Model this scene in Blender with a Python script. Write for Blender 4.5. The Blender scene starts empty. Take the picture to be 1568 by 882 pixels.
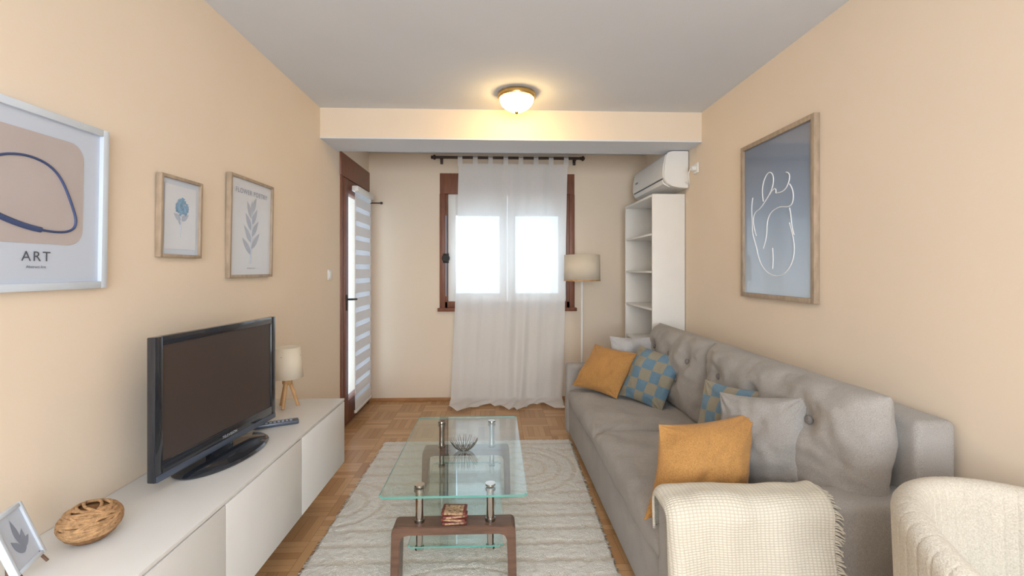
import bpy, bmesh, math, random
from mathutils import Vector, Matrix, noise
random.seed(7)
S = bpy.context.scene
COL = S.collection
def lin(v):
    v/=255.0
    return v/12.92 if v<=0.04045 else ((v+0.055)/1.055)**2.4
def rgb(r,g,b): return (lin(r),lin(g),lin(b),1)

# ------------------------------------------------------------ materials
def mat(name, col, rough=0.6, metal=0.0, nscale=8.0, namt=0.06, bump=0.0, bscale=None, spec=0.5,
        coat=0.0, sheen=0.0, emit=None, estr=0.0, stretch=None, subs=None):
    m=bpy.data.materials.new(name); m.use_nodes=True
    nt=m.node_tree; N=nt.nodes; L=nt.links
    b=N['Principled BSDF']
    b.inputs['Roughness'].default_value=rough
    b.inputs['Metallic'].default_value=metal
    b.inputs['Specular IOR Level'].default_value=spec
    b.inputs['Coat Weight'].default_value=coat
    b.inputs['Coat Roughness'].default_value=0.03
    b.inputs['Sheen Weight'].default_value=sheen
    tc=N.new('ShaderNodeTexCoord'); mp=N.new('ShaderNodeMapping')
    L.new(tc.outputs['Object'],mp.inputs['Vector'])
    if stretch: mp.inputs['Scale'].default_value=stretch
    no=N.new('ShaderNodeTexNoise'); no.inputs['Scale'].default_value=nscale; no.inputs['Detail'].default_value=5
    L.new(mp.outputs[0],no.inputs['Vector'])
    cr=N.new('ShaderNodeValToRGB')
    lo=tuple(max(0,c*(1-namt*2)) for c in col[:3])+(1,); hi=tuple(min(1,c*(1+namt*2)) for c in col[:3])+(1,)
    cr.color_ramp.elements[0].color=lo; cr.color_ramp.elements[1].color=hi
    cr.color_ramp.elements[0].position=0.25; cr.color_ramp.elements[1].position=0.75
    L.new(no.outputs['Fac'],cr.inputs['Fac']); L.new(cr.outputs['Color'],b.inputs['Base Color'])
    if bump>0:
        n2=N.new('ShaderNodeTexNoise'); n2.inputs['Scale'].default_value=bscale or nscale*6; n2.inputs['Detail'].default_value=4
        L.new(mp.outputs[0],n2.inputs['Vector'])
        bp=N.new('ShaderNodeBump'); bp.inputs['Strength'].default_value=bump; bp.inputs['Distance'].default_value=0.01
        L.new(n2.outputs['Fac'],bp.inputs['Height']); L.new(bp.outputs[0],b.inputs['Normal'])
    if emit:
        b.inputs['Emission Color'].default_value=emit; b.inputs['Emission Strength'].default_value=estr
    return m

def fabric(name,col,scale=350,bump=0.35,namt=0.10,big=0.35):
    m=mat(name,col,rough=0.95,nscale=6,namt=0.04,spec=0.15,sheen=0.12)
    nt=m.node_tree;N=nt.nodes;L=nt.links;b=N['Principled BSDF']
    tc=[n for n in N if n.type=='TEX_COORD'][0]
    n1=N.new('ShaderNodeTexNoise'); n1.inputs['Scale'].default_value=scale; n1.inputs['Detail'].default_value=2
    L.new(tc.outputs['Object'],n1.inputs['Vector'])
    n3=N.new('ShaderNodeTexNoise'); n3.inputs['Scale'].default_value=9; n3.inputs['Detail'].default_value=3
    L.new(tc.outputs['Object'],n3.inputs['Vector'])
    mx=N.new('ShaderNodeMixRGB'); mx.blend_type='OVERLAY'; mx.inputs['Fac'].default_value=namt*4
    cr=[n for n in N if n.type=='VALTORGB'][0]
    L.new(cr.outputs['Color'],mx.inputs['Color1']); L.new(n1.outputs['Fac'],mx.inputs['Color2'])
    L.new(mx.outputs[0],b.inputs['Base Color'])
    bp=N.new('ShaderNodeBump'); bp.inputs['Strength'].default_value=bump; bp.inputs['Distance'].default_value=0.004
    L.new(n1.outputs['Fac'],bp.inputs['Height'])
    bp2=N.new('ShaderNodeBump'); bp2.inputs['Strength'].default_value=big; bp2.inputs['Distance'].default_value=0.03
    L.new(n3.outputs['Fac'],bp2.inputs['Height']); L.new(bp.outputs[0],bp2.inputs['Normal'])
    L.new(bp2.outputs[0],b.inputs['Normal'])
    return m

def glass(name,tint=(0.93,0.98,0.96,1),base=0.05,gain=0.6,rough=0.0):
    m=bpy.data.materials.new(name); m.use_nodes=True
    nt=m.node_tree;N=nt.nodes;L=nt.links;N.clear()
    o=N.new('ShaderNodeOutputMaterial'); t=N.new('ShaderNodeBsdfTransparent'); g=N.new('ShaderNodeBsdfGlossy')
    t.inputs[0].default_value=tint; g.inputs['Roughness'].default_value=rough
    f=N.new('ShaderNodeLayerWeight'); f.inputs[0].default_value=0.5
    pw=N.new('ShaderNodeMath'); pw.operation='POWER'; pw.inputs[1].default_value=4.0
    mu=N.new('ShaderNodeMath'); mu.operation='MULTIPLY_ADD'; mu.inputs[1].default_value=gain; mu.inputs[2].default_value=base
    mx=N.new('ShaderNodeMixShader')
    L.new(f.outputs['Facing'],pw.inputs[0]); L.new(pw.outputs[0],mu.inputs[0]); L.new(mu.outputs[0],mx.inputs[0]); L.new(t.outputs[0],mx.inputs[1]); L.new(g.outputs[0],mx.inputs[2])
    L.new(mx.outputs[0],o.inputs[0]); return m

def sheer(name,col,transp=0.25,transl=0.5,bscale=0):
    m=bpy.data.materials.new(name); m.use_nodes=True
    nt=m.node_tree;N=nt.nodes;L=nt.links;N.clear()
    o=N.new('ShaderNodeOutputMaterial'); t=N.new('ShaderNodeBsdfTransparent'); d=N.new('ShaderNodeBsdfDiffuse'); tl=N.new('ShaderNodeBsdfTranslucent')
    d.inputs[0].default_value=col; tl.inputs[0].default_value=col
    tc=N.new('ShaderNodeTexCoord'); no=N.new('ShaderNodeTexNoise'); no.inputs['Scale'].default_value=120
    L.new(tc.outputs['Object'],no.inputs['Vector'])
    mr=N.new('ShaderNodeMapRange'); mr.inputs['To Min'].default_value=transp*0.8; mr.inputs['To Max'].default_value=transp*1.2
    L.new(no.outputs['Fac'],mr.inputs['Value'])
    a=N.new('ShaderNodeMixShader'); a.inputs[0].default_value=transl
    L.new(d.outputs[0],a.inputs[1]); L.new(tl.outputs[0],a.inputs[2])
    x=N.new('ShaderNodeMixShader'); L.new(mr.outputs[0],x.inputs[0]); L.new(a.outputs[0],x.inputs[1]); L.new(t.outputs[0],x.inputs[2])
    L.new(x.outputs[0],o.inputs[0]); return m

M_wall=mat('wall_paint',rgb(233,218,199),rough=0.85,nscale=1.5,namt=0.012,bump=0.05,bscale=60,spec=0.2)
M_ceil=mat('ceiling_paint',rgb(219,225,234),rough=0.9,nscale=2,namt=0.01,spec=0.1)
M_white=mat('white_paint',rgb(232,231,228),rough=0.45,namt=0.01)
M_cab=mat('white_lacquer',rgb(226,228,229),rough=0.3,namt=0.008)
M_plastic=mat('white_plastic',rgb(232,232,230),rough=0.35,namt=0.01)
M_brown=mat('brown_window_wood',rgb(124,78,58),rough=0.45,nscale=6,namt=0.12,stretch=(6,6,1))
M_trimwood=mat('trim_wood',rgb(176,128,86),rough=0.45,nscale=8,namt=0.1)
M_walnut=mat('walnut',rgb(106,80,66),rough=0.35,nscale=10,namt=0.16,stretch=(1,5,5))
M_lightwood=mat('light_oak',rgb(190,150,105),rough=0.5,nscale=14,namt=0.12,stretch=(3,3,1))
M_frameoak=mat('frame_oak',rgb(166,148,128),rough=0.5,nscale=14,namt=0.1,stretch=(3,3,1))
M_blackgloss=mat('black_gloss',rgb(36,40,48),rough=0.12,namt=0.02,coat=0.4)
M_screen=mat('tv_screen_glass',rgb(70,61,59),rough=0.25,namt=0.01)
M_darkgray=mat('dark_gray_plastic',rgb(70,80,96),rough=0.3,namt=0.02)
M_black=mat('black_matte',rgb(34,33,34),rough=0.6,namt=0.03)
M_rod=mat('dark_rod',rgb(58,40,34),rough=0.4,namt=0.05)
M_chrome=mat('chrome',rgb(200,196,190),rough=0.12,metal=1.0,namt=0.02)
M_steel=mat('brushed_steel',rgb(150,148,145),rough=0.25,metal=1.0,namt=0.03)
M_brass=mat('brass',rgb(190,160,105),rough=0.25,metal=1.0,namt=0.03)
M_sofa=fabric('sofa_gray_fabric',rgb(160,156,152))
M_button=fabric('button_gray_fabric',rgb(124,120,118))
M_gray=fabric('gray_pillow_fabric',rgb(155,152,149))
M_lgray=fabric('light_gray_fabric',rgb(180,180,182))
M_orange=fabric('ochre_velvet',rgb(178,133,80),scale=200,bump=0.2)
M_chair=fabric('cream_boucle',rgb(196,190,178),scale=260,bump=0.4,big=0.05)
M_shade=sheer('lampshade_fabric',rgb(245,237,222),0.04,0.35)
M_curtain=sheer('sheer_curtain',(0.96,0.965,0.97,1),0.15,0.28)
M_blindsheer=sheer('blind_sheer',(0.7,0.7,0.72,1),0.30,0.4)
M_blind=sheer('blind_band',(0.92,0.92,0.93,1),0.02,0.25)
M_glass=glass('window_glass',(0.97,0.985,1,1),0.03,0.5)
M_tglass=glass('table_glass',(0.90,0.965,0.955,1),0.09,0.75)
M_tedge=mat('glass_edge_green',rgb(96,160,150),rough=0.1,namt=0.05,emit=None)
M_paper=mat('paper_white',rgb(212,217,226),rough=0.6,namt=0.01,coat=0.5)
M_paperblue=mat('paper_pale_blue',rgb(196,207,224),rough=0.6,namt=0.01,coat=0.5)
M_beigeprint=mat('print_beige',rgb(184,175,174),rough=0.6,namt=0.02,coat=0.5)
M_navy=mat('ink_navy',rgb(62,78,120),rough=0.6,namt=0.03)
M_inkblue=mat('ink_blue',rgb(130,168,200),rough=0.6,namt=0.12,nscale=60)
M_inkpale=mat('ink_pale_gray',rgb(176,186,204),rough=0.6,namt=0.03)
M_inkgray=mat('ink_gray',rgb(140,150,170),rough=0.6,namt=0.05)
M_inkdark=mat('ink_dark',rgb(80,84,96),rough=0.6)
M_inkwhite=mat('ink_white',rgb(240,244,248),rough=0.6,namt=0.01)
M_framewhite=mat('frame_white',rgb(204,215,228),rough=0.4,namt=0.02)
M_rope=mat('straw_rope',rgb(176,138,98),rough=0.8,nscale=80,namt=0.2,bump=0.5,bscale=300)
M_ropedark=mat('straw_rope_shadow',rgb(130,94,60),rough=0.9,nscale=80,namt=0.2)
M_redbox=mat('coaster_red_brown',rgb(110,52,44),rough=0.5,nscale=60,namt=0.2)
M_coast=mat('coaster_pattern',rgb(170,140,110),rough=0.5,nscale=90,namt=0.5)

M_printreflect=mat('slate_print_painted_reflection',rgb(104,124,152),rough=0.5,namt=0.03,coat=1.0)
nt=M_printreflect.node_tree;N=nt.nodes;L=nt.links
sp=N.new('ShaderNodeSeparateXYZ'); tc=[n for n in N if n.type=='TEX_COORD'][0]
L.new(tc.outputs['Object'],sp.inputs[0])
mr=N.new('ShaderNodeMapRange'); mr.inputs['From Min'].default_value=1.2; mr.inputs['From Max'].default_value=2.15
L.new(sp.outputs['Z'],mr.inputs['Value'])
cr=N.new('ShaderNodeValToRGB'); cr.color_ramp.elements[0].color=rgb(190,210,232); cr.color_ramp.elements[1].color=rgb(108,122,146)  # blue reflection painted into the slate print, paler towards the bottom
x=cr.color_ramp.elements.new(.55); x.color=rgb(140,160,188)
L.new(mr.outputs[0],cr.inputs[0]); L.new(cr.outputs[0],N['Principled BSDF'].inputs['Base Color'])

M_parq=bpy.data.materials.new('parquet_oak'); M_parq.use_nodes=True
nt=M_parq.node_tree;N=nt.nodes;L=nt.links;b=N['Principled BSDF']; b.inputs['Roughness'].default_value=0.32
at=N.new('ShaderNodeAttribute'); at.attribute_name='plank'
uv=N.new('ShaderNodeUVMap'); mp=N.new('ShaderNodeMapping'); mp.inputs['Scale'].default_value=(1.2,16,1)
L.new(uv.outputs[0],mp.inputs[0]); no=N.new('ShaderNodeTexNoise'); no.inputs['Scale'].default_value=6; no.inputs['Detail'].default_value=6
L.new(mp.outputs[0],no.inputs['Vector'])
cr=N.new('ShaderNodeValToRGB'); e=cr.color_ramp.elements
e[0].color=rgb(162,120,80); e[1].color=rgb(212,174,132); x=e.new(0.5); x.color=rgb(190,149,106)
ad=N.new('ShaderNodeMath'); ad.operation='MULTIPLY_ADD'; ad.inputs[1].default_value=0.35; 
L.new(no.outputs['Fac'],ad.inputs[0]); 
m2=N.new('ShaderNodeMath'); m2.operation='MULTIPLY_ADD'; m2.inputs[1].default_value=0.7; m2.inputs[2].default_value=0.0
L.new(at.outputs['Fac'],m2.inputs[0]); L.new(m2.outputs[0],ad.inputs[2])
L.new(ad.outputs[0],cr.inputs[0]); L.new(cr.outputs[0],b.inputs['Base Color'])
M_gap=mat('parquet_gap',rgb(110,76,48),rough=0.8)

M_check=fabric('blue_check_fabric',rgb(120,140,150))
nt=M_check.node_tree;N=nt.nodes;L=nt.links
ck=N.new('ShaderNodeTexChecker'); ck.inputs['Scale'].default_value=5; ck.inputs['Color1'].default_value=rgb(104,132,152); ck.inputs['Color2'].default_value=rgb(146,140,124)
uvn=N.new('ShaderNodeUVMap'); L.new(uvn.outputs[0],ck.inputs['Vector'])
mx=[n for n in N if n.type=='MIX_RGB'][0]; L.new(ck.outputs['Color'],mx.inputs['Color1'])
# waffle blanket
M_blanket=mat('cream_waffle_knit',rgb(216,211,198),rough=0.95,namt=0.03,sheen=0.1,spec=.1)
nt=M_blanket.node_tree;N=nt.nodes;L=nt.links;b=N['Principled BSDF']
uvn=N.new('ShaderNodeUVMap'); se=N.new('ShaderNodeSeparateXYZ'); L.new(uvn.outputs[0],se.inputs[0])
def sn(sock,fr):
    a=N.new('ShaderNodeMath'); a.operation='MULTIPLY'; a.inputs[1].default_value=fr; L.new(sock,a.inputs[0])
    s=N.new('ShaderNodeMath'); s.operation='SINE'; L.new(a.outputs[0],s.inputs[0])
    q=N.new('ShaderNodeMath'); q.operation='ABSOLUTE'; L.new(s.outputs[0],q.inputs[0])
    w=N.new('ShaderNodeMath'); w.operation='POWER'; w.inputs[1].default_value=.5; L.new(q.outputs[0],w.inputs[0]); return w.outputs[0]
mm=N.new('ShaderNodeMath'); mm.operation='MULTIPLY'; L.new(sn(se.outputs['X'],240),mm.inputs[0]); L.new(sn(se.outputs['Y'],380),mm.inputs[1])
bp=N.new('ShaderNodeBump'); bp.inputs['Strength'].default_value=0.6; bp.inputs['Distance'].default_value=0.003; L.new(mm.outputs[0],bp.inputs['Height']); L.new(bp.outputs[0],b.inputs['Normal'])
cr=[n for n in N if n.type=='VALTORGB'][0]
mx=N.new('ShaderNodeMixRGB'); mx.inputs['Color1'].default_value=rgb(196,190,175); L.new(mm.outputs[0],mx.inputs['Fac']); L.new(cr.outputs[0],mx.inputs['Color2']); L.new(mx.outputs[0],b.inputs['Base Color'])
M_fringe=mat('cream_fringe_yarn',rgb(210,204,190),rough=.95,namt=.03)
# rug
M_rug=mat('cream_tufted_rug',rgb(242,240,234),rough=1.0,nscale=5,namt=0.02,bump=1.0,bscale=220,spec=0.05,sheen=0.3)
nt=M_rug.node_tree;N=nt.nodes;L=nt.links;b=N['Principled BSDF']
at=N.new('ShaderNodeAttribute'); at.attribute_name='pile'
mx=N.new('ShaderNodeMixRGB'); mx.inputs['Color1'].default_value=rgb(230,223,211)
cr=[n for n in N if n.type=='VALTORGB'][0]; L.new(cr.outputs[0],mx.inputs['Color2']); L.new(at.outputs['Fac'],mx.inputs['Fac']); L.new(mx.outputs[0],b.inputs['Base Color'])
M_dome=mat('lit_lamp_glass',rgb(255,230,180),rough=0.3,emit=(1,0.64,0.24,1),estr=38)

# ------------------------------------------------------------ helpers
def group(name,loc=(0,0,0)):
    e=bpy.data.objects.new(name,None); e.location=loc; e.empty_display_size=0.05; COL.objects.link(e); return e
def finish(ob,parent):
    COL.objects.link(ob)
    if parent:
        ob.parent=parent; ob.matrix_parent_inverse=Matrix.Translation(-Vector(parent.location))
    return ob
def mesh_ob(name,bm,mats,parent=None,smooth=False,M=None):
    if M is not None: bm.transform(M)
    me=bpy.data.meshes.new(name); bm.normal_update(); bm.to_mesh(me); bm.free()
    if not isinstance(mats,(list,tuple)): mats=[mats]
    for m in mats: me.materials.append(m)
    if smooth:
        for p in me.polygons: p.use_smooth=True
        if smooth!='all':
            try: me.set_sharp_from_angle(angle=math.radians(40))
            except Exception: pass
    return finish(bpy.data.objects.new(name,me),parent)
def add_box(bm,a,b,mi=0):
    x0,y0,z0=a; x1,y1,z1=b
    vs=[bm.verts.new(p) for p in [(x0,y0,z0),(x1,y0,z0),(x1,y1,z0),(x0,y1,z0),(x0,y0,z1),(x1,y0,z1),(x1,y1,z1),(x0,y1,z1)]]
    for f in [(0,3,2,1),(4,5,6,7),(0,1,5,4),(1,2,6,5),(2,3,7,6),(3,0,4,7)]:
        fc=bm.faces.new([vs[i] for i in f]); fc.material_index=mi
def boxes(name,lst,m,parent=None,bev=0.0,M=None,seg=2):
    bm=bmesh.new()
    for it in lst: add_box(bm,it[0],it[1],it[2] if len(it)>2 else 0)
    if bev>0: bmesh.ops.bevel(bm,geom=bm.edges[:],offset=bev,segments=seg,profile=0.5,affect='EDGES')
    return mesh_ob(name,bm,m,parent,smooth=bev>0,M=M)
def box(name,a,b,m,parent=None,bev=0.0,M=None,seg=2): return boxes(name,[(a,b)],m,parent,bev,M,seg)
def cyl(name,p0,p1,r0,m,parent=None,r1=None,seg=24,M=None,bev=0):
    p0=Vector(p0);p1=Vector(p1);d=p1-p0
    bm=bmesh.new(); bmesh.ops.create_cone(bm,cap_ends=True,segments=seg,radius1=r0,radius2=r0 if r1 is None else r1,depth=d.length)
    R=d.to_track_quat('Z','Y').to_matrix().to_4x4()
    bm.transform(Matrix.Translation((p0+p1)/2)@R)
    return mesh_ob(name,bm,m,parent,smooth=True,M=M)
def lathe(name,prof,c,m,parent=None,seg=48,ribs=0,ramp=0.0,sx=1,sy=1,M=None,solid=0):
    bm=bmesh.new(); rings=[]
    for r,z in prof:
        ring=[]
        for i in range(seg):
            a=2*math.pi*i/seg; rr=r*(1+(ramp*math.cos(ribs*a) if ribs else 0))
            ring.append(bm.verts.new((c[0]+rr*sx*math.cos(a),c[1]+rr*sy*math.sin(a),c[2]+z)))
        rings.append(ring)
    for k in range(len(rings)-1):
        for i in range(seg):
            j=(i+1)%seg; bm.faces.new([rings[k][i],rings[k][j],rings[k+1][j],rings[k+1][i]])
    bmesh.ops.remove_doubles(bm,verts=bm.verts[:],dist=1e-5)
    ob=mesh_ob(name,bm,m,parent,smooth=True,M=M)
    if solid: md=ob.modifiers.new('s','SOLIDIFY'); md.thickness=solid
    return ob
def tube(name,pts,r,m,parent=None,cyc=False,M=None,smooth=True,res=3):
    cu=bpy.data.curves.new(name,'CURVE'); cu.dimensions='3D'; cu.bevel_depth=r; cu.bevel_resolution=res; cu.use_fill_caps=True
    lists=pts if isinstance(pts[0][0],(list,tuple,Vector)) else [pts]
    for P in lists:
        if smooth:
            s=cu.splines.new('NURBS'); s.points.add(len(P)-1); s.order_u=min(4,len(P)); s.use_endpoint_u=not cyc; s.use_cyclic_u=cyc; s.resolution_u=6
        else:
            s=cu.splines.new('POLY'); s.points.add(len(P)-1); s.use_cyclic_u=cyc
        for q,p in zip(s.points,P):
            p=Vector(p); 
            if M is not None: p=M@p
            q.co=(*p,1)
    cu.materials.append(m)
    return finish(bpy.data.objects.new(name,cu),parent)
def poly(name,shapes,y,m,parent,M):
    bm=bmesh.new()
    for k,sh in enumerate(shapes):
        try: bm.faces.new([bm.verts.new((p[0],y-.00005*k,p[1])) for p in sh])
        except Exception: pass
    return mesh_ob(name,bm,m,parent,M=M)
def prism(name,prof,y0,y1,m,parent=None,bev=0,M=None):
    bm=bmesh.new(); a=[bm.verts.new((x,y0,z)) for x,z in prof]; b=[bm.verts.new((x,y1,z)) for x,z in prof]
    bm.faces.new(a); bm.faces.new(b[::-1]); n=len(prof)
    for i in range(n): bm.faces.new([a[i],b[i],b[(i+1)%n],a[(i+1)%n]])
    bmesh.ops.recalc_face_normals(bm,faces=bm.faces[:])
    if bev: bmesh.ops.bevel(bm,geom=bm.edges[:],offset=bev,segments=2,affect='EDGES')
    return mesh_ob(name,bm,m,parent,smooth=True,M=M)
def frame(center,normal,up=(0,0,1),roll=0):
    n=Vector(normal).normalized(); u=Vector(up); u=(u-n*u.dot(n)).normalized(); x=u.cross(n)
    R=Matrix((x,u,n)).transposed().to_4x4()
    return Matrix.Translation(center)@R@Matrix.Rotation(math.radians(roll),4,'Z')
def pillow(name,w,h,t,m,M,parent=None,p=2.6,q=0.55,pinch=0.07,n=36,buttons=None,seed=0,wr=0.006,shear=0.0,br=0.05,bdep=0.05,crease=.003):
    bm=bmesh.new(); uvl=bm.loops.layers.uv.new('UVMap'); V={}
    for side in (1,-1):
        for i in range(n+1):
            for j in range(n+1):
                if side==-1 and (i in(0,n) or j in (0,n)): V[(side,i,j)]=V[(1,i,j)]; continue
                u=math.sin((i/n-0.5)*math.pi); v=math.sin((j/n-0.5)*math.pi)
                T=((1-abs(u)**p)*(1-abs(v)**p))
                T=max(T,0)**q
                x=w/2*u*(1-pinch*(1-v*v)*u*u); y=h/2*v*(1-pinch*(1-u*u)*v*v)
                z=side*t/2*T
                nz=noise.noise(Vector((x*7+seed,y*7,side*3+seed)))*wr*2+noise.noise(Vector((x*22+seed,y*22,side)))*wr*0.6
                if not buttons:
                    cd=math.hypot(abs(u)-1,abs(v)-1); an=math.atan2(1-abs(v)+1e-6,1-abs(u)+1e-6)
                    nz-=wr*abs(math.sin(an*6+seed))*math.exp(-(cd/.45)**2)*1.4
                z+=nz*min(1,T*2)*side if not buttons else nz*min(1,T*2)
                if buttons and side==1:
                    for bx,by in buttons:
                        d2=((x-bx)**2+(y-by)**2); z-=bdep*math.exp(-d2/(br*br))
                        dd=math.sqrt(d2); an=math.atan2(y-by,x-bx)
                        z-=crease*max(0,math.cos(an*2+seed))**6*math.exp(-((dd-.05)/.05)**2)
                x+=shear*y
                V[(side,i,j)]=bm.verts.new((x,y,z))
        for i in range(n):
            for j in range(n):
                q4=[(i,j),(i+1,j),(i+1,j+1),(i,j+1)]
                if side==-1: q4=q4[::-1]
                f=bm.faces.new([V[(side,a,b)] for a,b in q4])
                for l,(a,b) in zip(f.loops,q4):
                    l[uvl].uv=((math.sin((a/n-.5)*math.pi)+1)/2,(math.sin((b/n-.5)*math.pi)+1)/2)
    return mesh_ob(name,bm,m,parent,smooth='all',M=M)

# ------------------------------------------------------------ room
XL,XR,YB,YN,H=-1.32,1.61,4.82,-2.2,2.605
bm=bmesh.new()
fl=bm.faces.layers.float.new('plank'); uvl=bm.loops.layers.uv.new('UVMap')
g=0.0006; BS=.235; ns=5; sw=BS/ns
for bi in range(-8,9):
    for bj in range(-11,23):
        hz=(bi+bj)%2==0
        for k in range(ns):
            x0=bi*BS;y0=bj*BS
            r=(x0,y0+k*sw,x0+BS,y0+(k+1)*sw) if hz else (x0+k*sw,y0,x0+(k+1)*sw,y0+BS)
            r=(max(r[0],XL-.02),max(r[1],YN-.02),min(r[2],XR+.02),min(r[3],YB+.02))
            if r[2]-r[0]<.004 or r[3]-r[1]<.004: continue
            P=[(r[0]+g,r[1]+g),(r[2]-g,r[1]+g),(r[2]-g,r[3]-g),(r[0]+g,r[3]-g)]
            f=bm.faces.new([bm.verts.new((*p,0)) for p in P]); f[fl]=random.random()*.8+(.2 if hz else 0)
            ox,oy=random.random()*9,random.random()*9
            for l,p in zip(f.loops,P):
                a,b2=(p[0]-r[0],p[1]-r[1]); 
                if not hz: a,b2=b2,a
                l[uvl].uv=(a+ox,b2+oy)
add_box(bm,(XL-.2,YN-.2,-0.12),(XR+.2,YB+.2,-0.001),1)
floor=mesh_ob('floor',bm,[M_parq,M_gap])
box('ceiling',(XL-.2,YN-.2,H),(XR+.2,YB+.2,H+.12),M_ceil)
boxes('ceiling_beam',[((XL,3.49,2.38),(XR,3.86,H))],[M_wall])
box('trim_1',(XL,3.485,2.372),(XR,3.865,2.381),M_ceil)
DY0,DY1,DZ=3.93,4.79,2.39
boxes('wall_left',[((XL-.2,YN-.2,0),(XL,DY0,H)),((XL-.2,DY1,0),(XL,YB+.2,H)),((XL-.2,DY0,DZ),(XL,DY1,H))],M_wall)
box('wall_right',(XR,YN-.2,0),(XR+.2,YB+.2,H),M_wall)
WX0,WX1,WZ0,WZ1=-.57,.834,.973,2.395
boxes('wall_back',[((XL,YB,0),(WX0,YB+.2,H)),((WX1,YB,0),(XR,YB+.2,H)),((WX0,YB,0),(WX1,YB+.2,WZ0)),((WX0,YB,WZ1),(WX1,YB+.2,H))],M_wall)
boxes('wall_near',[((XL,YN-.2,0),(XR,YN,.7)),((XL,YN-.2,2.35),(XR,YN,H)),((XL,YN-.2,.7),(-1.1,YN,2.35)),((1.4,YN-.2,.7),(XR,YN,2.35))],M_wall)
Wn=group('added_fill_window',(.15,YN-.1,.7))  # added window behind the camera, dresses the frontal fill light
boxes('frame',[((-1.1,YN-.14,.7),(-1.03,YN-.06,2.35)),((1.33,YN-.14,.7),(1.4,YN-.06,2.35)),((-1.03,YN-.14,.7),(1.33,YN-.06,.77)),((-1.03,YN-.14,2.28),(1.33,YN-.06,2.35)),((.12,YN-.14,.77),(.18,YN-.06,2.28))],M_white,Wn,bev=.003)
box('baseboard_back',(XL,YB-.014,0),(XR,YB,.035),M_trimwood,bev=.003)
box('baseboard_right',(XR-.014,YN,0),(XR,YB-.015,.035),M_trimwood,bev=.003)
box('baseboard_left',(XL,YN,0),(XL+.014,DY0-.01,.035),M_trimwood,bev=.003)

# ------------------------------------------------------------ window
W=group('window_1',(0.13,YB,WZ0))
f=.07
boxes('outer_frame',[((WX0,YB+.02,WZ0),(WX0+f,YB+.12,2.18)),((WX1-f,YB+.02,WZ0),(WX1,YB+.12,2.18)),((WX0,YB+.02,WZ0),(WX1,YB+.12,WZ0+f))],M_brown,W,bev=.004)
box('shutter_box',(WX0-.01,YB-.012,2.18),(WX1+.01,YB+.12,WZ1),M_brown,W,bev=.004)
box('sill_board',(WX0-.03,YB-.05,WZ0-.03),(WX1+.03,YB+.02,WZ0+.005),M_brown,W,bev=.004)
cx=(WX0+WX1)/2
for k,(a,b_) in enumerate([(WX0+f,cx),(cx,WX1-f)]):
    s=.085;z0=WZ0+f;z1=2.18
    boxes('sash_%d'%(k+1),[((a+.004,YB+.03,z0),(a+s,YB+.09,z1)),((b_-s,YB+.03,z0),(b_-.004,YB+.09,z1)),((a+s,YB+.03,z0),(b_-s,YB+.09,z0+s)),((a+s,YB+.03,z1-s-.14),(b_-s,YB+.09,z1))],M_white,W,bev=.003)
    box('pane_%d'%(k+1),(a+s-.01,YB+.058,z0+s-.01),(b_-s+.01,YB+.064,z1-s-.13),M_glass,W)
box('handle_plate',(cx-.012,YB+.015,1.50),(cx+.012,YB+.03,1.58),M_plastic,W,bev=.003)
box('brown_casing_strip',(WX0-.012,YB-.012,WZ0),(WX0+.045,YB+.02,2.18),M_brown,W,bev=.003)
box('brown_casing_strip_b',(WX1-.04,YB-.012,WZ0),(WX1+.012,YB+.02,2.18),M_brown,W,bev=.003)
G=group('shutter_strap_winder',(-.52,YB-.03,1.5))
lathe('reel',[(0,-.012),(.035,-.012),(.042,0),(.035,.012),(0,.012)],(0,0,0),M_black,G,seg=28,M=Matrix.Translation((-.515,YB-.03,1.50))@Matrix.Rotation(math.pi/2,4,'X'))
box('strap',(-.522,YB-.016,1.10),(-.508,YB-.013,1.95),M_inkgray,G)
box('plate',(-.545,YB-.02,1.45),(-.485,YB-.013,1.55),M_black,G,bev=.002)

# curtain rod + curtain
G=group('curtain_rod',(.13,4.72,2.54))
cyl('rod',(-.62,4.72,2.54),(.90,4.72,2.54),.014,M_rod,G)
for x in (-.63,.91):
    lathe('finial',[(0,-.03),(.012,-.03),(.02,-.02),(.014,-.012),(.026,0),(.026,.012),(.012,.025),(0,.028)],(0,0,0),M_rod,G,seg=24,M=Matrix.Translation((x,4.72,2.54))@Matrix.Rotation(math.pi/2,4,'Y'))
for x in (-.56,.84):
    boxes('bracket',[((x-.008,4.72,2.52),(x+.008,4.82,2.535)),((x-.015,4.81,2.49),(x+.015,4.82,2.57))],M_rod,G,bev=.002)
G=group('sheer_curtain',(.15,4.7,0))
bm=bmesh.new(); NU,NV=260,100; grid=[]
for i in range(NU+1):
    s=i/NU; col=[]
    for j in range(NV+1):
        t=j/NV
        amp=.007+.014*t
        ph=s*2*math.pi*6+1.6*math.sin(s*9+1)+.8*math.sin(t*3+s*5)
        off=amp*math.sin(ph)+.009*math.sin(s*31+t*4)*(.3+t)+.005*math.sin(s*77+t*6)*t
        off+=.012*noise.noise(Vector((s*6,t*7,0)))
        xl=-.375-.075*t; xr=.755-.065*t
        x=xl+(xr-xl)*s+.012*math.sin(s*30+t*5)*t
        L_=t*2.68
        if L_<2.43:
            z=2.475-L_; y=4.715+off-.02*t
        else:
            q=L_-2.43; y=4.695+off*1.0-q*(.75+.35*math.sin(s*14)); z=.045*math.exp(-q*14)+.012+.022*abs(math.sin(ph*.7+q*14))*min(1,q*12)
        col.append(bm.verts.new((x,y,z)))
    grid.append(col)
for i in range(NU):
    for j in range(NV): bm.faces.new([grid[i][j],grid[i+1][j],grid[i+1][j+1],grid[i][j+1]])
mesh_ob('drape',bm,M_curtain,G,smooth='all')
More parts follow.
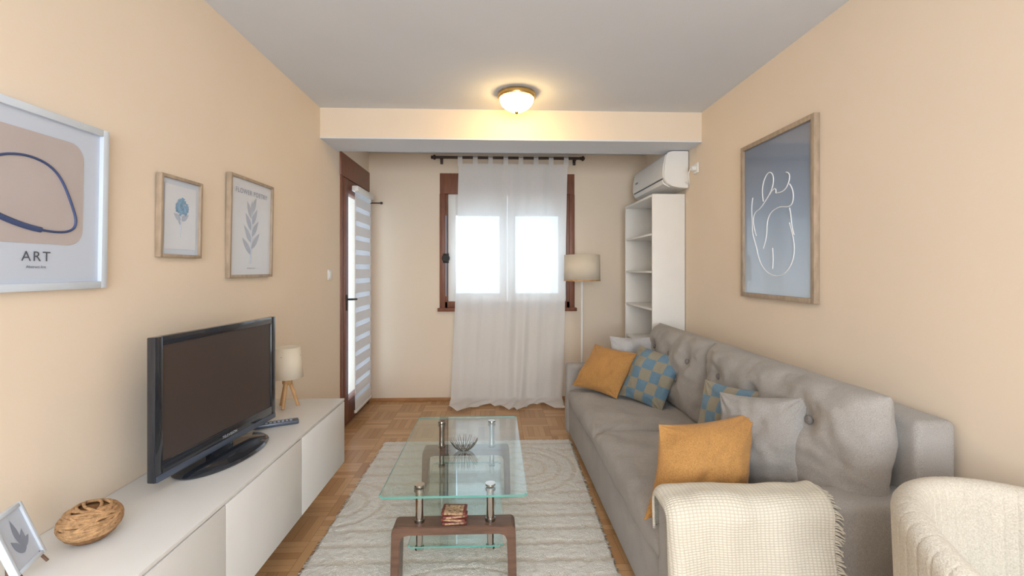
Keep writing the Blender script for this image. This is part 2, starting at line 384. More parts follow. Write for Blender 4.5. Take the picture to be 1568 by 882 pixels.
for k in range(8):
    x=-.36+k*(1.10/7)
    bm=bmesh.new(); vs=[]
    path=[(4.70,2.45),(4.703,2.53),(4.71,2.555),(4.72,2.562),(4.73,2.555),(4.737,2.53),(4.735,2.45)]
    for y,z in path: vs.append((bm.verts.new((x-.024,y,z)),bm.verts.new((x+.024,y,z))))
    for a,b_ in zip(vs,vs[1:]): bm.faces.new([a[0],a[1],b_[1],b_[0]])
    mesh_ob('tab_%d'%(k+1),bm,M_curtain,G,smooth='all')

# ------------------------------------------------------------ balcony door
D=group('door_1',(XL,4.36,0))
boxes('door_frame',[((XL-.12,DY0,0),(XL+.012,DY0+.06,2.19)),((XL-.12,DY1-.06,0),(XL+.012,DY1,2.19)),((XL-.12,DY0,0),(XL,DY1,.03))],M_brown,D,bev=.004)
box('shutter_box',(XL-.12,DY0-.01,2.19),(XL+.014,DY1+.01,DZ),M_brown,D,bev=.004)
a,b_=DY0+.065,DY1-.065;s=.10
boxes('leaf',[((XL-.05,a,.04),(XL+.02,a+s,2.18)),((XL-.05,b_-s,.04),(XL+.02,b_,2.18)),((XL-.05,a+s,.04),(XL+.02,b_-s,.22)),((XL-.05,a+s,2.06),(XL+.02,b_-s,2.18))],M_brown,D,bev=.005)
box('pane',(XL-.02,a+s-.01,.2),(XL-.012,b_-s+.01,2.08),M_glass,D)
box('handle_plate',(XL+.02,a+.03,1.02),(XL+.028,a+.055,1.16),M_black,D,bev=.003)
tube('handle',[(XL+.025,a+.042,1.12),(XL+.07,a+.042,1.12),(XL+.075,a+.05,1.12),(XL+.075,a+.15,1.115)],.009,M_black,D)
Bd=group('zebra_blind',(XL+.06,4.33,2.1))
bx=XL+.075
box('headrail',(bx-.03,4.10,2.08),(bx+.03,4.62,2.13),M_plastic,Bd,bev=.008)
box('bottom_bar',(bx-.01,4.105,.10),(bx+.01,4.615,.125),M_plastic,Bd,bev=.003)
box('sheer_layer',(bx-.004,4.11,.12),(bx-.003,4.61,2.09),M_blindsheer,Bd)
boxes('opaque_bands',[((bx,4.11,.13+k*.13),(bx+.003,4.61,.13+k*.13+.085)) for k in range(15)],M_blind,Bd)
box('side_clip',(XL+.022,4.60,2.05),(bx+.0,4.63,2.09),M_plastic,Bd)
G=group('curtain_holdback',(XL+.15,4.76,2.0))
cyl('stem',(XL,4.76,2.07),(XL+.14,4.76,2.07),.006,M_rod,G); lathe('knob',[(0,-.015),(.013,-.008),(.013,.008),(0,.015)],(XL+.145,4.76,2.07),M_rod,G,seg=16)

# ------------------------------------------------------------ wall fittings
G=group('light_switch',(XL,3.68,1.34))
box('plate',(XL,3.64,1.30),(XL+.009,3.72,1.38),M_plastic,G,bev=.003); box('rocker',(XL+.008,3.655,1.315),(XL+.014,3.705,1.365),M_plastic,G,bev=.002)
G=group('wall_socket',(XR,3.58,2.19))
box('plate',(XR-.01,3.54,2.15),(XR,3.62,2.23),M_plastic,G,bev=.003)
cyl('plug',(XR-.045,3.58,2.19),(XR-.01,3.58,2.19),.02,M_plastic,G)
tube('cord',[(XR-.045,3.58,2.19),(XR-.06,3.60,2.17),(XR-.04,3.63,2.09),(XR-.02,3.66,2.07),(XR-.03,3.70,2.09),(XR-.03,3.74,2.12)],.004,M_plastic,G)

# AC
A=group('air_conditioner',(1.5,4.15,2.06))
def ap(s0=0): return [(1.605,2.365),(1.47,2.365),(1.435,2.355),(1.418,2.33),(1.405,2.25),(1.400,2.17),(1.405,2.13),(1.425,2.10),(1.47,2.075),(1.53,2.062),(1.605,2.06)]
prism('body',ap(),3.72,4.57,M_plastic,A,bev=.004)
prism('front_panel',[(1.425,2.345),(1.412,2.325),(1.397,2.25),(1.392,2.17),(1.396,2.145),(1.402,2.145),(1.404,2.25),(1.422,2.33)],3.735,4.555,M_white,A,bev=.002)
prism('louver',[(1.402,2.135),(1.412,2.108),(1.45,2.082),(1.47,2.073),(1.455,2.072),(1.408,2.098),(1.396,2.13)],3.76,4.53,M_white,A)
box('vent_gap',(1.398,3.76,2.134),(1.41,4.53,2.142),M_inkdark,A)
box('display',(1.390,4.40,2.22),(1.396,4.46,2.235),M_inkgray,A)

# bookshelf
B=group('bookshelf',(1.46,4.2,0))
x0,x1,y0,y1=1.326,1.605,3.79,4.60
boxes('carcass',[((x0,y0,0),(x1,y0+.02,2.02)),((x0,y1-.02,0),(x1,y1,2.02)),((x0,y0+.02,2.0),(x1,y1-.02,2.02)),((x1-.008,y0+.02,0.06),(x1,y1-.02,2.0)),((x0+.01,y0+.02,0),(x0+.03,y1-.02,.06))],M_white,B,bev=.0015)
for k,z in enumerate((.06,.41,.73,1.05,1.37,1.69)):
    box('shelf_%d'%(k+1),(x0+.003,y0+.02,z-.018),(x1-.008,y1-.02,z),M_white,B,bev=.001)

# ceiling lamp
G=group('ceiling_light',(.15,3.15,2.6))
lathe('brass_ring',[(0,0),(.115,0),(.13,-.008),(.133,-.03),(.128,-.042),(.12,-.044),(.117,-.03),(.10,-.02)],(.15,3.15,H),M_brass,G,seg=64)
lathe('glass_dome',[(.117,-.035),(.116,-.05),(.105,-.08),(.08,-.105),(.05,-.122),(.02,-.13),(0,-.131)],(.15,3.15,H),M_dome,G,seg=96,ribs=24,ramp=.015)
lathe('finial',[(.012,-.128),(.012,-.138),(.006,-.146),(0,-.148)],(.15,3.15,H),M_brass,G,seg=16)

# floor lamp
G=group('floor_lamp',(.85,4.42,0)); c=(.85,4.42,0)
lathe('base',[(0,0),(.14,0),(.14,.012),(.13,.02),(.02,.025),(0,.025)],c,M_white,G)
cyl('pole',(.85,4.42,.02),(.85,4.42,1.40),.011,M_white,G)
lathe('shade',[(.176,1.275),(.172,1.525)],c,M_shade,G,solid=.002)
lathe('shade_rim',[(.1775,1.27),(.1785,1.278),(.1775,1.284)],c,M_lightwood,G)
tube('shade_spider',[[(.85-.168,4.42,1.50),(.85+.168,4.42,1.50)],[(.85,4.42-.168,1.50),(.85,4.42+.168,1.50)]],.003,M_steel,G,smooth=False)
lathe('bulb',[(0,.0),(.015,.0),(.015,.03),(.03,.06),(.03,.08),(.015,.105),(0,.11)],(.85,4.42,1.385),M_white,G)
cyl('upright',(.85,4.42,1.40),(.85,4.42,1.50),.004,M_steel,G)

# ------------------------------------------------------------ pictures
def pic(name,M,w,h,fw,fd,mf,mp,loc):
    G=group(name,loc)
    boxes('frame',[((-w/2,-fd,-h/2),(-w/2+fw,0,h/2)),((w/2-fw,-fd,-h/2),(w/2,0,h/2)),((-w/2+fw,-fd,h/2-fw),(w/2-fw,0,h/2)),((-w/2+fw,-fd,-h/2),(w/2-fw,0,-h/2+fw))],mf,G,M=M,bev=.0015)
    box('print',(-w/2+fw,-fd*.5,-h/2+fw),(w/2-fw,-.002,h/2-fw),mp,G,M=M)
    return G
def text(name,s,size,x,z,y,m,G,M,sp=1.0):
    cu=bpy.data.curves.new(name,'FONT'); cu.body=s; cu.size=size; cu.align_x='CENTER'; cu.space_character=sp; cu.materials.append(m)
    ob=bpy.data.objects.new(name,cu); finish(ob,G)
    ob.matrix_basis=M@Matrix.Translation((x,y,z))@Matrix.Rotation(math.pi/2,4,'X')
    return ob
def RL(y,z): return Matrix.Translation((XL,y,z))@Matrix.Rotation(math.pi/2,4,'Z')@Matrix.Rotation(math.radians(1),4,'X')@Matrix.Translation((0,-.004,0))
def RR(y,z): return Matrix.Translation((XR,y,z))@Matrix.Rotation(-math.pi/2,4,'Z')@Matrix.Translation((0,-.001,0))
M=RL(1.325,1.58); G=pic('abstract_art_print',M,.49,.52,.022,.025,M_framewhite,M_paperblue,(XL,1.325,1.58))
def rrect(x0,z0,x1,z1,r,n=8):
    P=[]
    for cx_,cz,a0 in ((x1-r,z1-r,0),(x0+r,z1-r,90),(x0+r,z0+r,180),(x1-r,z0+r,270)):
        for k in range(n+1):
            a=math.radians(a0+90*k/n); P.append((cx_+r*math.cos(a),cz+r*math.sin(a)))
    return P
poly('beige_field',[rrect(-.17,-.125,.165,.19,.05)],-.0135,M_beigeprint,G,M)
tube('ink_loop',[(x,-.0145,z) for x,z in [(-.15,.02),(-.12,.09),(-.03,.125),(.06,.11),(.10,.06),(.125,0),(.145,-.05),(.13,-.085),(.06,-.09),(0,-.08),(-.08,-.06),(-.14,-.035)]],.0035,M_navy,G,cyc=True,M=M)
tube('ink_stroke',[(x,-.0145,z) for x,z in [(-.13,-.035),(-.08,-.060),(-.02,-.080),(.03,-.085)]],.008,M_navy,G,M=M)
text('caption','ART',.04,0.02,-.175,-.0145,M_inkdark,G,M,1.2)
text('subcaption','Abstract line',.011,0.02,-.195,-.0145,M_inkdark,G,M,1.0)
# hydrangea small
M=RL(1.94,1.595); G=pic('hydrangea_print',M,.25,.33,.013,.022,M_frameoak,M_paperblue,(XL,1.94,1.595))
poly('inner_sheet',[rrect(-.095,-.13,.095,.13,.002,2)],-.0125,M_paper,G,M)
random.seed(3); pet=[]
for k in range(46):
    a=random.random()*6.28; r=.036*math.sqrt(random.random()); x,z=r*math.cos(a)+.005,r*math.sin(a)*.9+.045
    rr=.010; a0=random.random()
    pet.append([(x+rr*(1+.35*math.cos(4*(b_)))*math.cos(b_+a0)*.8,z+rr*(1+.35*math.cos(4*b_))*math.sin(b_+a0)*.8) for b_ in [i*math.pi/8 for i in range(16)]])
poly('blossom',pet,-.0128,M_inkblue,G,M)
def leaf(x,z,ang,l,w_):
    P=[];Q=[]
    for i in range(9):
        t=i/8; ww=w_*math.sin(math.pi*t**.8)
        P.append((t*l,ww)); Q.append((t*l,-ww))
    pts=P+Q[::-1][1:-1]; c_,s_=math.cos(ang),math.sin(ang)
    return [(x+px*c_-pz*s_,z+px*s_+pz*c_) for px,pz in pts]
poly('leaves',[leaf(0,-.01,2.6,.05,.012),leaf(0,-.01,.5,.055,.013),leaf(0,-.03,2.2,.03,.006)],-.0127,M_inkpale,G,M)
tube('stem',[(.003,-.013,.01),(0,-.013,-.03),(-.004,-.013,-.08)],.0012,M_inkpale,G,M=M)
# flower poetry
M=RL(2.49,1.6); G=pic('flower_poetry_print',M,.43,.52,.014,.024,M_frameoak,M_paper,(XL,2.49,1.6))
text('caption','FLOWER POETRY',.036,0,.175,-.0135,M_inkgray,G,M,1.15)
lv=[]
for i in range(8):
    z=-.14+i*.032; sg=1 if i%2 else -1
    lv.append(leaf(.0,z,math.pi/2-sg*(.8-.05*i),.125-.004*i,.017))
lv.append(leaf(0,.06,math.pi/2,.09,.013))
poly('leaves',lv,-.0127,M_inkpale,G,M)
tube('stem',[(0,-.0135,.08),(0,-.0135,-.05),(-.01,-.0135,-.19)],.002,M_inkpale,G,M=M)
text('subcaption','BOTANICAL STUDY',.009,0,-.215,-.0135,M_inkgray,G,M)
# line art right
M=RR(2.535,1.685); G=pic('line_art_print',M,.675,.95,.026,.03,M_frameoak,M_printreflect,(XR,2.535,1.685))
S_=[[(-.11,.10),(-.13,.17),(-.10,.24),(-.05,.27),(-.01,.24),(-.01,.18),(-.05,.13),(-.09,.10),(-.14,.06),(-.19,.05),(-.22,.02),(-.21,-.05),(-.18,-.10)],
    [(-.05,.13),(-.02,.16),(.02,.17),(.01,.13)],
    [(-.22,.14),(-.24,.08),(-.22,.0),(-.23,-.08),(-.18,-.16),(-.16,-.24),(-.10,-.31),(-.01,-.345),(.08,-.34),(.15,-.28),(.18,-.2),(.16,-.12),(.13,-.05)],
    [(.01,.13),(.08,.12),(.13,.16),(.14,.22),(.10,.23)],[(.13,.16),(.16,.13),(.17,.06),(.13,.03),(.06,.05),(.0,.04),(-.05,.02),(-.08,-.04),(-.07,-.11),(-.11,-.18)],
    [(.13,.03),(.15,-.02),(.14,-.07),(.17,-.12)],[(-.02,-.18),(-.01,-.25),(-.02,-.30)]]
tube('line_drawing',[[(x,-.0165,z) for x,z in P] for P in S_],.0028,M_inkwhite,G,M=M)

# ------------------------------------------------------------ tv cabinet
C=group('tv_cabinet',(-1.11,1.5,.23))
cz0,cz1,xf=.23,.61,-.90
box('carcass',(XL+.002,-.24,cz0),(xf-.02,2.76,cz1-.014),M_cab,C,bev=.001)
box('top_panel',(XL+.002,-.242,cz1-.013),(xf-.001,2.762,cz1),M_cab,C,bev=.001)
for k in range(5):
    y=2.76-.6*(k+1)
    box('door_front_%d'%(k+1),(xf-.02,y+.002,cz0+.002),(xf,y+.598,cz1-.018),M_cab,C,bev=.0015)
# tv
T=group('television',(-1.12,1.93,.61))
M=Matrix.Translation((-1.115,1.935,0))@Matrix.Rotation(math.radians(84.66),4,'Z')
w_=.71;z0,z1=.655,1.15
box('back_shell',(-w_/2+.07,.025,z0+.05),(w_/2-.07,.065,z1-.05),M_black,T,bev=.015,M=M,seg=3)
boxes('bezel',[((-w_/2,0,z0),(-w_/2+.035,.03,z1)),((w_/2-.035,0,z0),(w_/2,.03,z1)),((-w_/2+.03,0,z1-.032),(w_/2-.03,.03,z1)),((-w_/2+.03,0,z0),(w_/2-.03,.03,z0+.062))],M_blackgloss,T,bev=.004,M=M)
box('screen',(-w_/2+.03,.006,z0+.055),(w_/2-.03,.028,z1-.028),M_screen,T,M=M)
box('speaker_strip',(-w_/2+.004,-.004,z0-.001),(w_/2-.004,.028,z0+.022),M_darkgray,T,bev=.004,M=M)
text('logo','TELEVISION',.016,0.02,z0+.03,-.001,M_framewhite,T,M,1.1)
lathe('base',[(0,0),(.2,0),(.205,.006),(.195,.014),(.12,.022),(0,.024)],(0,.01,.611),M_blackgloss,T,sx=1.15,sy=.62,M=M)
box('neck',(-.06,.01,.625),(.06,.05,z0+.03),M_blackgloss,T,bev=.008,M=M)
# table lamp
G=group('table_lamp',(-1.165,2.60,.61)); lx,ly=-1.165,2.60
lathe('shade',[(.083,.775),(.070,.945)],(lx,ly,0),M_shade,G,solid=.002)
lathe('hub',[(0,.735),(.022,.735),(.026,.745),(.026,.775),(.012,.785),(.012,.82),(0,.82)],(lx,ly,0),M_lightwood,G,seg=24)
for k in range(3):
    a=math.radians(90+120*k-60)
    cyl('leg_%d'%(k+1),(lx+.055*math.cos(a),ly+.055*math.sin(a),.611),(lx+.012*math.cos(a),ly+.012*math.sin(a),.755),.0085,M_lightwood,G,r1=.010,seg=12)
lathe('bulb',[(0,.82),(.014,.82),(.024,.85),(.022,.88),(0,.895)],(lx,ly,0),M_white,G,seg=24)
tube('spider',[[(lx-.074,ly,.90),(lx+.074,ly,.90)],[(lx,ly-.074,.90),(lx,ly+.074,.90)]],.002,M_steel,G,smooth=False)
cyl('upright',(lx,ly,.815),(lx,ly,.90),.003,M_steel,G,seg=8)
# remote
G=group('remote_control',(-1.08,2.29,.61)); M=Matrix.Translation((-1.08,2.292,.611))@Matrix.Rotation(math.atan2(.087,.175),4,'Z')
box('body',(-.1,-.024,0),(.1,.024,.018),M_darkgray,G,bev=.005,M=M)
boxes('buttons',[((-.085+i*.018,-.016+j*.012,.0175),(-.074+i*.018,-.008+j*.012,.0205)) for i in range(9) for j in range(3)],M_inkgray,G,M=M)
# rope ball
G=group('straw_rope_basket',(-1.155,1.35,.61)); cxx,cyy=-1.155,1.345
lathe('core',[(0,.004),(.038,.004),(.058,.02),(.065,.045),(.060,.072),(.04,.088),(0,.091)],(cxx,cyy,.61),M_ropedark,G,seg=40)
sts=[]
random.seed(11)
for k in range(54):
    ax=Vector((random.uniform(-.5,.5),random.uniform(-.5,.5),1)).normalized()
    u=ax.orthogonal().normalized(); v=ax.cross(u); P=[]
    sh=-1.0+2.0*k/53
    for i in range(16):
        a=2*math.pi*i/16; q=(u*math.cos(a)+v*math.sin(a)+ax*(sh+random.uniform(-.06,.06))).normalized()
        rr=1.0+.05*(k%3)/2
        P.append((cxx+q.x*.068*rr,cyy+q.y*.068*rr,.61+.0545+q.z*.046*rr))
    sts.append(P)
tube('strands',sts,.0040,M_rope,G,cyc=True,res=2)
# small photo frame on easel
G=group('picture_easel',(-1.16,1.17,.625))
M=Matrix.Translation((-1.165,1.185,.640))@Matrix.Rotation(math.radians(108),4,'Z')@Matrix.Rotation(math.radians(-20),4,'X')
boxes('frame',[((-.055,-.008,0),(-.045,.008,.15)),((.045,-.008,0),(.055,.008,.15)),((-.045,-.008,.14),(.045,.008,.15)),((-.045,-.008,0),(.045,.008,.010))],M_framewhite,G,M=M,bev=.0015)
box('print',(-.045,-.003,.010),(.045,.006,.140),M_paperblue,G,M=M)
poly('leaves',[leaf(0,.035,1.2,.06,.01),leaf(0,.035,2.1,.05,.01),leaf(0,.055,1.57,.07,.008),leaf(0,.045,.6,.04,.008)],-.0035,M_inkgray,G,M)
cyl('easel_leg',(0,.012,.10),(0,.060,-.044),.004,M_walnut,G,M=M,seg=10)
cyl('easel_foot_1',(-.04,.0,.012),(-.045,-.006,-.022),.0035,M_walnut,G,M=M,seg=10)
cyl('easel_foot_2',(.04,.0,.012),(.045,-.006,-.022),.0035,M_walnut,G,M=M,seg=10)

# ------------------------------------------------------------ rug
bm=bmesh.new(); pf=bm.verts.layers.float.new('pile'); NX,NY=240,400
ry0,ry1=1.15,3.65; gr=[]
for i in range(NX+1):
    cl=[]
    for j in range(NY+1):
        u=i/NX;v=j/NY
        y=ry0+(ry1-ry0)*v
        x=-.885+.01*v+(1.42+.06*v)*u
        def arc(cx_,cy_,R):
            r=math.hypot(x-cx_,y-cy_); 
            return (0.5+0.5*math.cos(r*2*math.pi/.10)) if r<R else None
        hgt=None
        for (cx_,cy_,R) in ((.20,3.15,.40),(-.15,1.55,.55),(-.9,2.7,.30)):
            hgt=arc(cx_,cy_,R)
            if hgt is not None: break
        if hgt is None: hgt=.5+.5*math.cos(y*2*math.pi/.13+.3*math.sin(x*3))
        hgt=min(1,hgt*2.6)
        hgt=max(0,min(1,hgt+noise.noise(Vector((x*30,y*30,0)))*.9))
        e_=min(i,NX-i,j,NY-j)
        if e_==0:
            x+=(random.uniform(-.014,.014) if i in(0,NX) else 0); y+=(random.uniform(-.014,.014) if j in (0,NY) else 0)
        z=.002+(.008+.0045*hgt)*min(1,e_/2.0)+random.uniform(0,.0045)
        vv=bm.verts.new((x,y,z)); vv[pf]=hgt; cl.append(vv)
    gr.append(cl)
for i in range(NX):
    for j in range(NY): bm.faces.new([gr[i][j],gr[i+1][j],gr[i+1][j+1],gr[i][j+1]])
mesh_ob('area_rug',bm,M_rug,smooth='all')

# ------------------------------------------------------------ coffee table
G=group('coffee_table',(-.17,2.38,.02))
def glasstop(name,a,b_,z,th):
    bm=bmesh.new(); add_box(bm,(a[0],a[1],z-th),(b_[0],b_[1],z))
    ve=[e for e in bm.edges if abs(e.verts[0].co.z-e.verts[1].co.z)>th*.5]
    bmesh.ops.bevel(bm,geom=ve,offset=.012,segments=4,affect='EDGES')
    bm.normal_update()
    for f_ in bm.faces: f_.material_index=0 if abs(f_.normal.z)>.5 else 1
    mesh_ob(name,bm,[M_tglass,M_tedge],G)
glasstop('glass_top',(-.478,1.88),(.136,2.89),.45,.009)
glasstop('glass_shelf',(-.375,1.96),(.035,2.81),.195,.007)
for k,y in enumerate((1.975,2.795)):
    xa,xb=-.437,.088; zt=.295
    prof=[(xa-.005,.02),(xa,zt-.03),(xa+.004,zt-.010),(xa+.014,zt),(xb-.014,zt),(xb-.004,zt-.010),(xb,zt-.03),(xb+.005,.02),(xb-.030,.02),(xb-.036,zt-.065),(xb-.046,zt-.043),(xb-.07,zt-.036),(xa+.07,zt-.036),(xa+.046,zt-.043),(xa+.036,zt-.065),(xa+.030,.02)]
    prism('arch_leg_%d'%(k+1),prof,y-.045,y+.045,M_walnut,G,bev=.003)
    for q,x in enumerate((-.325,-.02)):
        cyl('post_%d_%d'%(k+1,q+1),(x,y,.295),(x,y,.428),.017,M_chrome,G)
        cyl('post_cap_%d_%d'%(k+1,q+1),(x,y,.428),(x,y,.441),.024,M_chrome,G)
        cyl('top_stud_%d_%d'%(k+1,q+1),(x,y,.450),(x,y,.456),.022,M_chrome,G)
        cyl('collar_%d_%d'%(k+1,q+1),(x,y,.295),(x,y,.308),.022,M_steel,G)
        cyl('lower_post_%d_%d'%(k+1,q+1),(x,y,.196),(x,y,.259),.015,M_chrome,G)
        cyl('lower_cap_%d_%d'%(k+1,q+1),(x,y,.178),(x,y,.188),.02,M_chrome,G)
# wire bowl
G=group('wire_bowl',(-.16,2.35,.451)); bx_,by_=-.16,2.35
wl=[]
for k in range(14):
    a=2*math.pi*k/14
    for s_ in (-.16,.16):
        wl.append([(bx_+r*math.cos(a+s_*t),by_+r*math.sin(a+s_*t),.4525+z) for r,z,t in ((.012,.001,0),(.035,.003,.2),(.055,.022,.6),(.072,.055,1))])
tube('wires',wl,.0018,M_steel,G,res=1)
lathe('base_disc',[(0,.001),(.02,.001),(.02,.003),(0,.003)],(bx_,by_,.451),M_steel,G,seg=20)
# coaster stack
G=group('coaster_stack',(-.175,1.975,.296))
for k in range(4):
    M=Matrix.Translation((-.175,1.975,.2965+k*.0135))@Matrix.Rotation(math.radians([4,-6,10,-3][k]),4,'Z')
    box('coaster_%d'%(k+1),(-.052,-.038,0),(.052,.038,.0128),M_redbox,G,bev=.003,M=M)
    box('coaster_face_%d'%(k+1),(-.040,-.0388,.003),(.040,.028,.0131 if k==3 else .010),M_coast,G,M=M)

# ------------------------------------------------------------ sofa
Sf=group('sofa',(1.08,2.62,0))
sy0,sy1=1.47,3.785
box('base',(.60,sy0+.02,.05),(1.50,sy1-.02,.34),M_sofa,Sf,bev=.025,seg=3)
box('back_frame',(1.44,sy0+.03,.05),(1.585,sy1,.86),M_sofa,Sf,bev=.025,seg=4)
box('arm_near',(.58,sy0,.05),(1.50,sy0+.15,.60),M_sofa,Sf,bev=.035,seg=5)
box('arm_far',(.58,sy1-.12,.05),(1.50,sy1,.61),M_sofa,Sf,bev=.028,seg=4)
for k,(ya,yb) in enumerate(((sy0+.15,2.70),(2.70,sy1-.12))):
    pillow('seat_cushion_%d'%(k+1),.90,yb-ya+.01,.17,M_sofa,Matrix.Translation((1.035,(ya+yb)/2,.36)),Sf,p=9,q=.32,pinch=0,n=44,seed=k*5,wr=.010)
    if k==0: ya-=.10
    cw=yb-ya+.03; cyy=(ya+yb)/2
    bt=[(-cw*.30,.10),(0,.10),(cw*.30,.10)]
    bt2=bt+[(-cw*.15,-.05),(cw*.15,-.05)]
    Mb=frame((1.325,cyy,.68),(-1,0,.10))
    pillow('back_cushion_%d'%(k+1),cw,.53,.27,M_sofa,Mb,Sf,p=4.5,q=.45,pinch=.015,n=84,seed=k*9+2,wr=.013,buttons=bt2,br=.05,bdep=.036,crease=.006)
    for q,(u,v) in enumerate(bt2):
        lathe('button_%d_%d'%(k+1,q+1),[(0,.112),(.012,.110),(.018,.102),(.012,.085)],(u,v,0),M_button,Sf,seg=16,M=Mb)
for x in (.68,1.5):
    for y in (sy0+.1,sy1-.1): cyl('foot',(x,y,0),(x,y,.055),.02,M_walnut,Sf,seg=16)

def tp(mat_,c,n_,w_,h_,t_,roll,seed,shear=0,pinch=.08):
    G=group('throw_pillow',(c[0],c[1],c[2]-h_/2)); pillow('cushion',w_,h_,t_,mat_,frame(c,n_,roll=roll),G,seed=seed,wr=.013,pinch=pinch,shear=shear,n=60); return G
tp(M_lgray,(1.12,3.56,.655),(.05,-1,.15),.42,.40,.13,0,1)
tp(M_orange,(.835,3.42,.62),(-.66,-.66,.55),.40,.37,.15,-4,2,shear=.18)
tp(M_check,(1.09,3.16,.625),(-.80,-.58,.42),.38,.40,.14,-6,3,shear=.1)
tp(M_check,(1.13,2.15,.635),(-.90,-.35,.30),.38,.38,.12,4,4)
tp(M_gray,(1.13,1.90,.645),(-.82,-.50,.12),.38,.40,.14,10,5,shear=.12)
tp(M_orange,(.85,1.83,.595),(.12,-.90,.45),.46,.33,.18,4,6,shear=.50,pinch=.11)

# blanket
G=group('throw_blanket',(.85,1.54,.1))
bm=bmesh.new(); uvl=bm.loops.layers.uv.new('UVMap')
yi,yo=sy0+.162,sy0-.010
R_=.06; zt=.613
prof=[]
for k in range(6): prof.append((yi+.0,.46+(zt-R_-.46)*k/6,1,0))
for k in range(9):
    a=math.pi/2*k/8; prof.append((yi-R_+R_*math.cos(a),zt-R_+R_*math.sin(a),math.cos(a),math.sin(a)))
for k in range(1,6): prof.append((yi-R_+(yo+R_-(yi-R_))*k/6,zt,0,1))
for k in range(9):
    a=math.pi/2*k/8; prof.append((yo+R_-R_*math.sin(a),zt-R_+R_*math.cos(a),-math.sin(a),math.cos(a)))
for k in range(1,46): prof.append((yo-.012*k/45,zt-R_-(zt-R_-.08)*k/45,-1,0))
cum=[0]
for a,b_ in zip(prof,prof[1:]): cum.append(cum[-1]+math.hypot(a[0]-b_[0],a[1]-b_[1]))
NI=150; NJ=len(prof)-1; gr=[]; wrap=.055; Wd_=.50; uvs={}
edge_pts=[]
for i in range(NI+1):
    d=-wrap+(Wd_+wrap)*i/NI; cl=[]
    for j,(y,z,ny,nz) in enumerate(prof):
        L_=cum[j]; hang=max(0,min(1,(L_-.26)/.35))
        rc=.038
        if d<0:
            an=min(1.5,-d/rc); x=.566+rc-rc*math.sin(an); dep=rc-rc*math.cos(an)
        else: x=.566+rc+d*(1+.07*hang)+.02*math.sin(L_*9)*(d/Wd_); dep=0
        y2=y-ny*dep; z2=z-nz*dep
        nn=noise.noise(Vector((x*5,y*6+3,z*4)))*.016+noise.noise(Vector((x*14,y*14,z*6)))*.006
        fold=hang*(.011*math.sin(d*15+1+z*2)+.006*math.sin(d*34+z*5))
        off=.006+max(nn,-.005)+((fold+.014*hang) if ny<0 else 0)
        y2+=ny*off; z2+=nz*off
        v=bm.verts.new((x,y2,z2)); uvs[v]=(d+.004*math.sin(L_*23),L_+.004*math.sin(d*19)); cl.append(v)
        if i==NI: edge_pts.append((x,y2,z2,hang))
    gr.append(cl)
for i in range(NI):
    for j in range(NJ):
        f_=bm.faces.new([gr[i][j],gr[i][j+1],gr[i+1][j+1],gr[i+1][j]])
        for l in f_.loops: l[uvl].uv=uvs[l.vert]
ob=mesh_ob('drape',bm,M_blanket,G,smooth='all'); md=ob.modifiers.new('s','SOLIDIFY'); md.thickness=.009; md.offset=0
fr=[]
for (x,y,z,h) in edge_pts[4::1]:
    for r_ in range(2):
        zz=z-r_*.006
        fr.append([(x-.004,y-.002,zz),(x+.012,y-.006,zz+random.uniform(-.006,.004)),(x+.026+random.uniform(-.010,.008),y-.004,zz-random.uniform(.006,.028))])
tube('fringe',fr,.0022,M_fringe,G,res=1)

# ------------------------------------------------------------ armchair
G=group('tub_armchair',(1.27,.93,0))
acx,acy,rx,ry=1.27,.95,.295,.335
bm=bmesh.new(); NA=480
rings=[]
for i in range(NA+1):
    a=math.radians(-35+250*i/NA)
    topz=.79-.13*(max(0,abs(a-math.pi/2)-.9)/1.3)**1.5
    rib=-.0022*max(0,math.cos(a*52))**8
    R=[]
    th=.075
    P=[(-.03,.18),(0,.24),(0.010,.5),(.018,topz-.05)]
    for k in range(9):
        b_=math.pi*k/8; P.append((.018-th/2+th/2*math.cos(b_),topz-.04+.04*math.sin(b_)))
    P+=[(.018-th,topz-.06),(-th+.0,.5),(-th-.02,.30)]
    for off,z in P:
        sg=1 if off>-.02 else -1
        R.append(bm.verts.new((acx+(rx-.02+off+rib*sg)*math.cos(a),acy+(ry-.02+off+rib*sg)*math.sin(a),z)))
    rings.append(R)
for i in range(NA):
    n_=len(rings[0])
    for k in range(n_):
        bm.faces.new([rings[i][k],rings[i+1][k],rings[i+1][(k+1)%n_],rings[i][(k+1)%n_]])
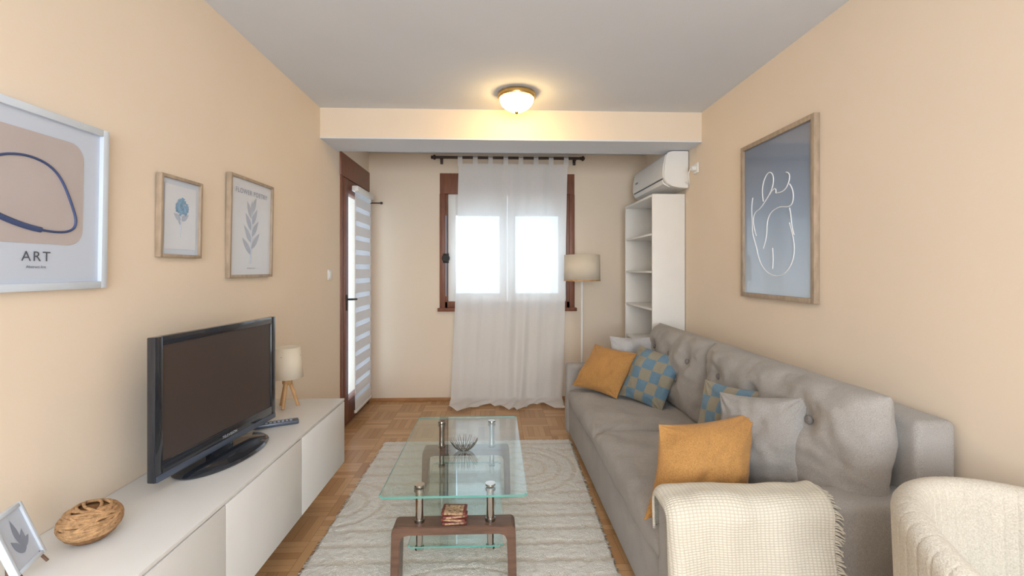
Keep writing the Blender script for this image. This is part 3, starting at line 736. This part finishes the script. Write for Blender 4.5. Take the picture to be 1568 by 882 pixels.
bm.faces.new(rings[0]); bm.faces.new(rings[-1][::-1])
bmesh.ops.recalc_face_normals(bm,faces=bm.faces[:])
mesh_ob('back_shell',bm,M_chair,G,smooth='all')
lathe('seat',[(0,.2),(.23,.2),(.25,.22),(.255,.38),(.24,.42),(.2,.435),(0,.44)],(acx,acy-.03,0),M_chair,G,sx=.88,sy=1.05)
for k in range(4):
    a=math.radians(45+90*k)
    cyl('leg_%d'%(k+1),(acx+.22*math.cos(a),acy+.23*math.sin(a),0),(acx+.18*math.cos(a),acy+.19*math.sin(a),.21),.011,M_lightwood,G,r1=.018,seg=14)

# ------------------------------------------------------------ lights
def area(name,loc,rot_,sx,sy,pw,col,portal=False):
    l=bpy.data.lights.new(name,'AREA'); l.shape='RECTANGLE'; l.size=sx; l.size_y=sy; l.energy=pw; l.color=col
    if portal:
        try: l.cycles.is_portal=True
        except Exception: pass
    o=bpy.data.objects.new(name,l); o.location=loc; o.rotation_euler=rot_; COL.objects.link(o); return o
area('window_portal',(.13,YB+.21,1.68),(math.radians(-90),0,0),1.42,1.44,10,(.70,.86,1),True)
area('balcony_portal',(XL-.21,4.36,1.2),(0,math.radians(-90),0),2.4,.88,10,(.78,.89,1),True)
area('rear_fill_light',(.15,YN-.16,1.52),(math.radians(90),0,0),2.4,1.6,116,(.94,.97,1))  # added fill light, brightens the room evenly from behind the camera
area('rear_overhead_fill',(.15,-.3,2.58),(0,0,0),1.6,1.2,12,(1,.98,.95))  # added soft fill from above, has no fixture
Wd=bpy.data.worlds.new('World'); S.world=Wd; Wd.use_nodes=True
bg=Wd.node_tree.nodes['Background']; bg.inputs[0].default_value=(.72,.88,1,1); bg.inputs[1].default_value=3.3

# ------------------------------------------------------------ camera
cam=bpy.data.cameras.new('camera'); co=bpy.data.objects.new('camera',cam); COL.objects.link(co)
cam.sensor_width=36; cam.lens=16; cam.shift_y=-28/1568; cam.clip_start=.05
co.location=(0,0,1.38); co.rotation_euler=(math.pi/2,0,math.radians(-2.14)); S.camera=co
S.view_settings.view_transform='Standard'
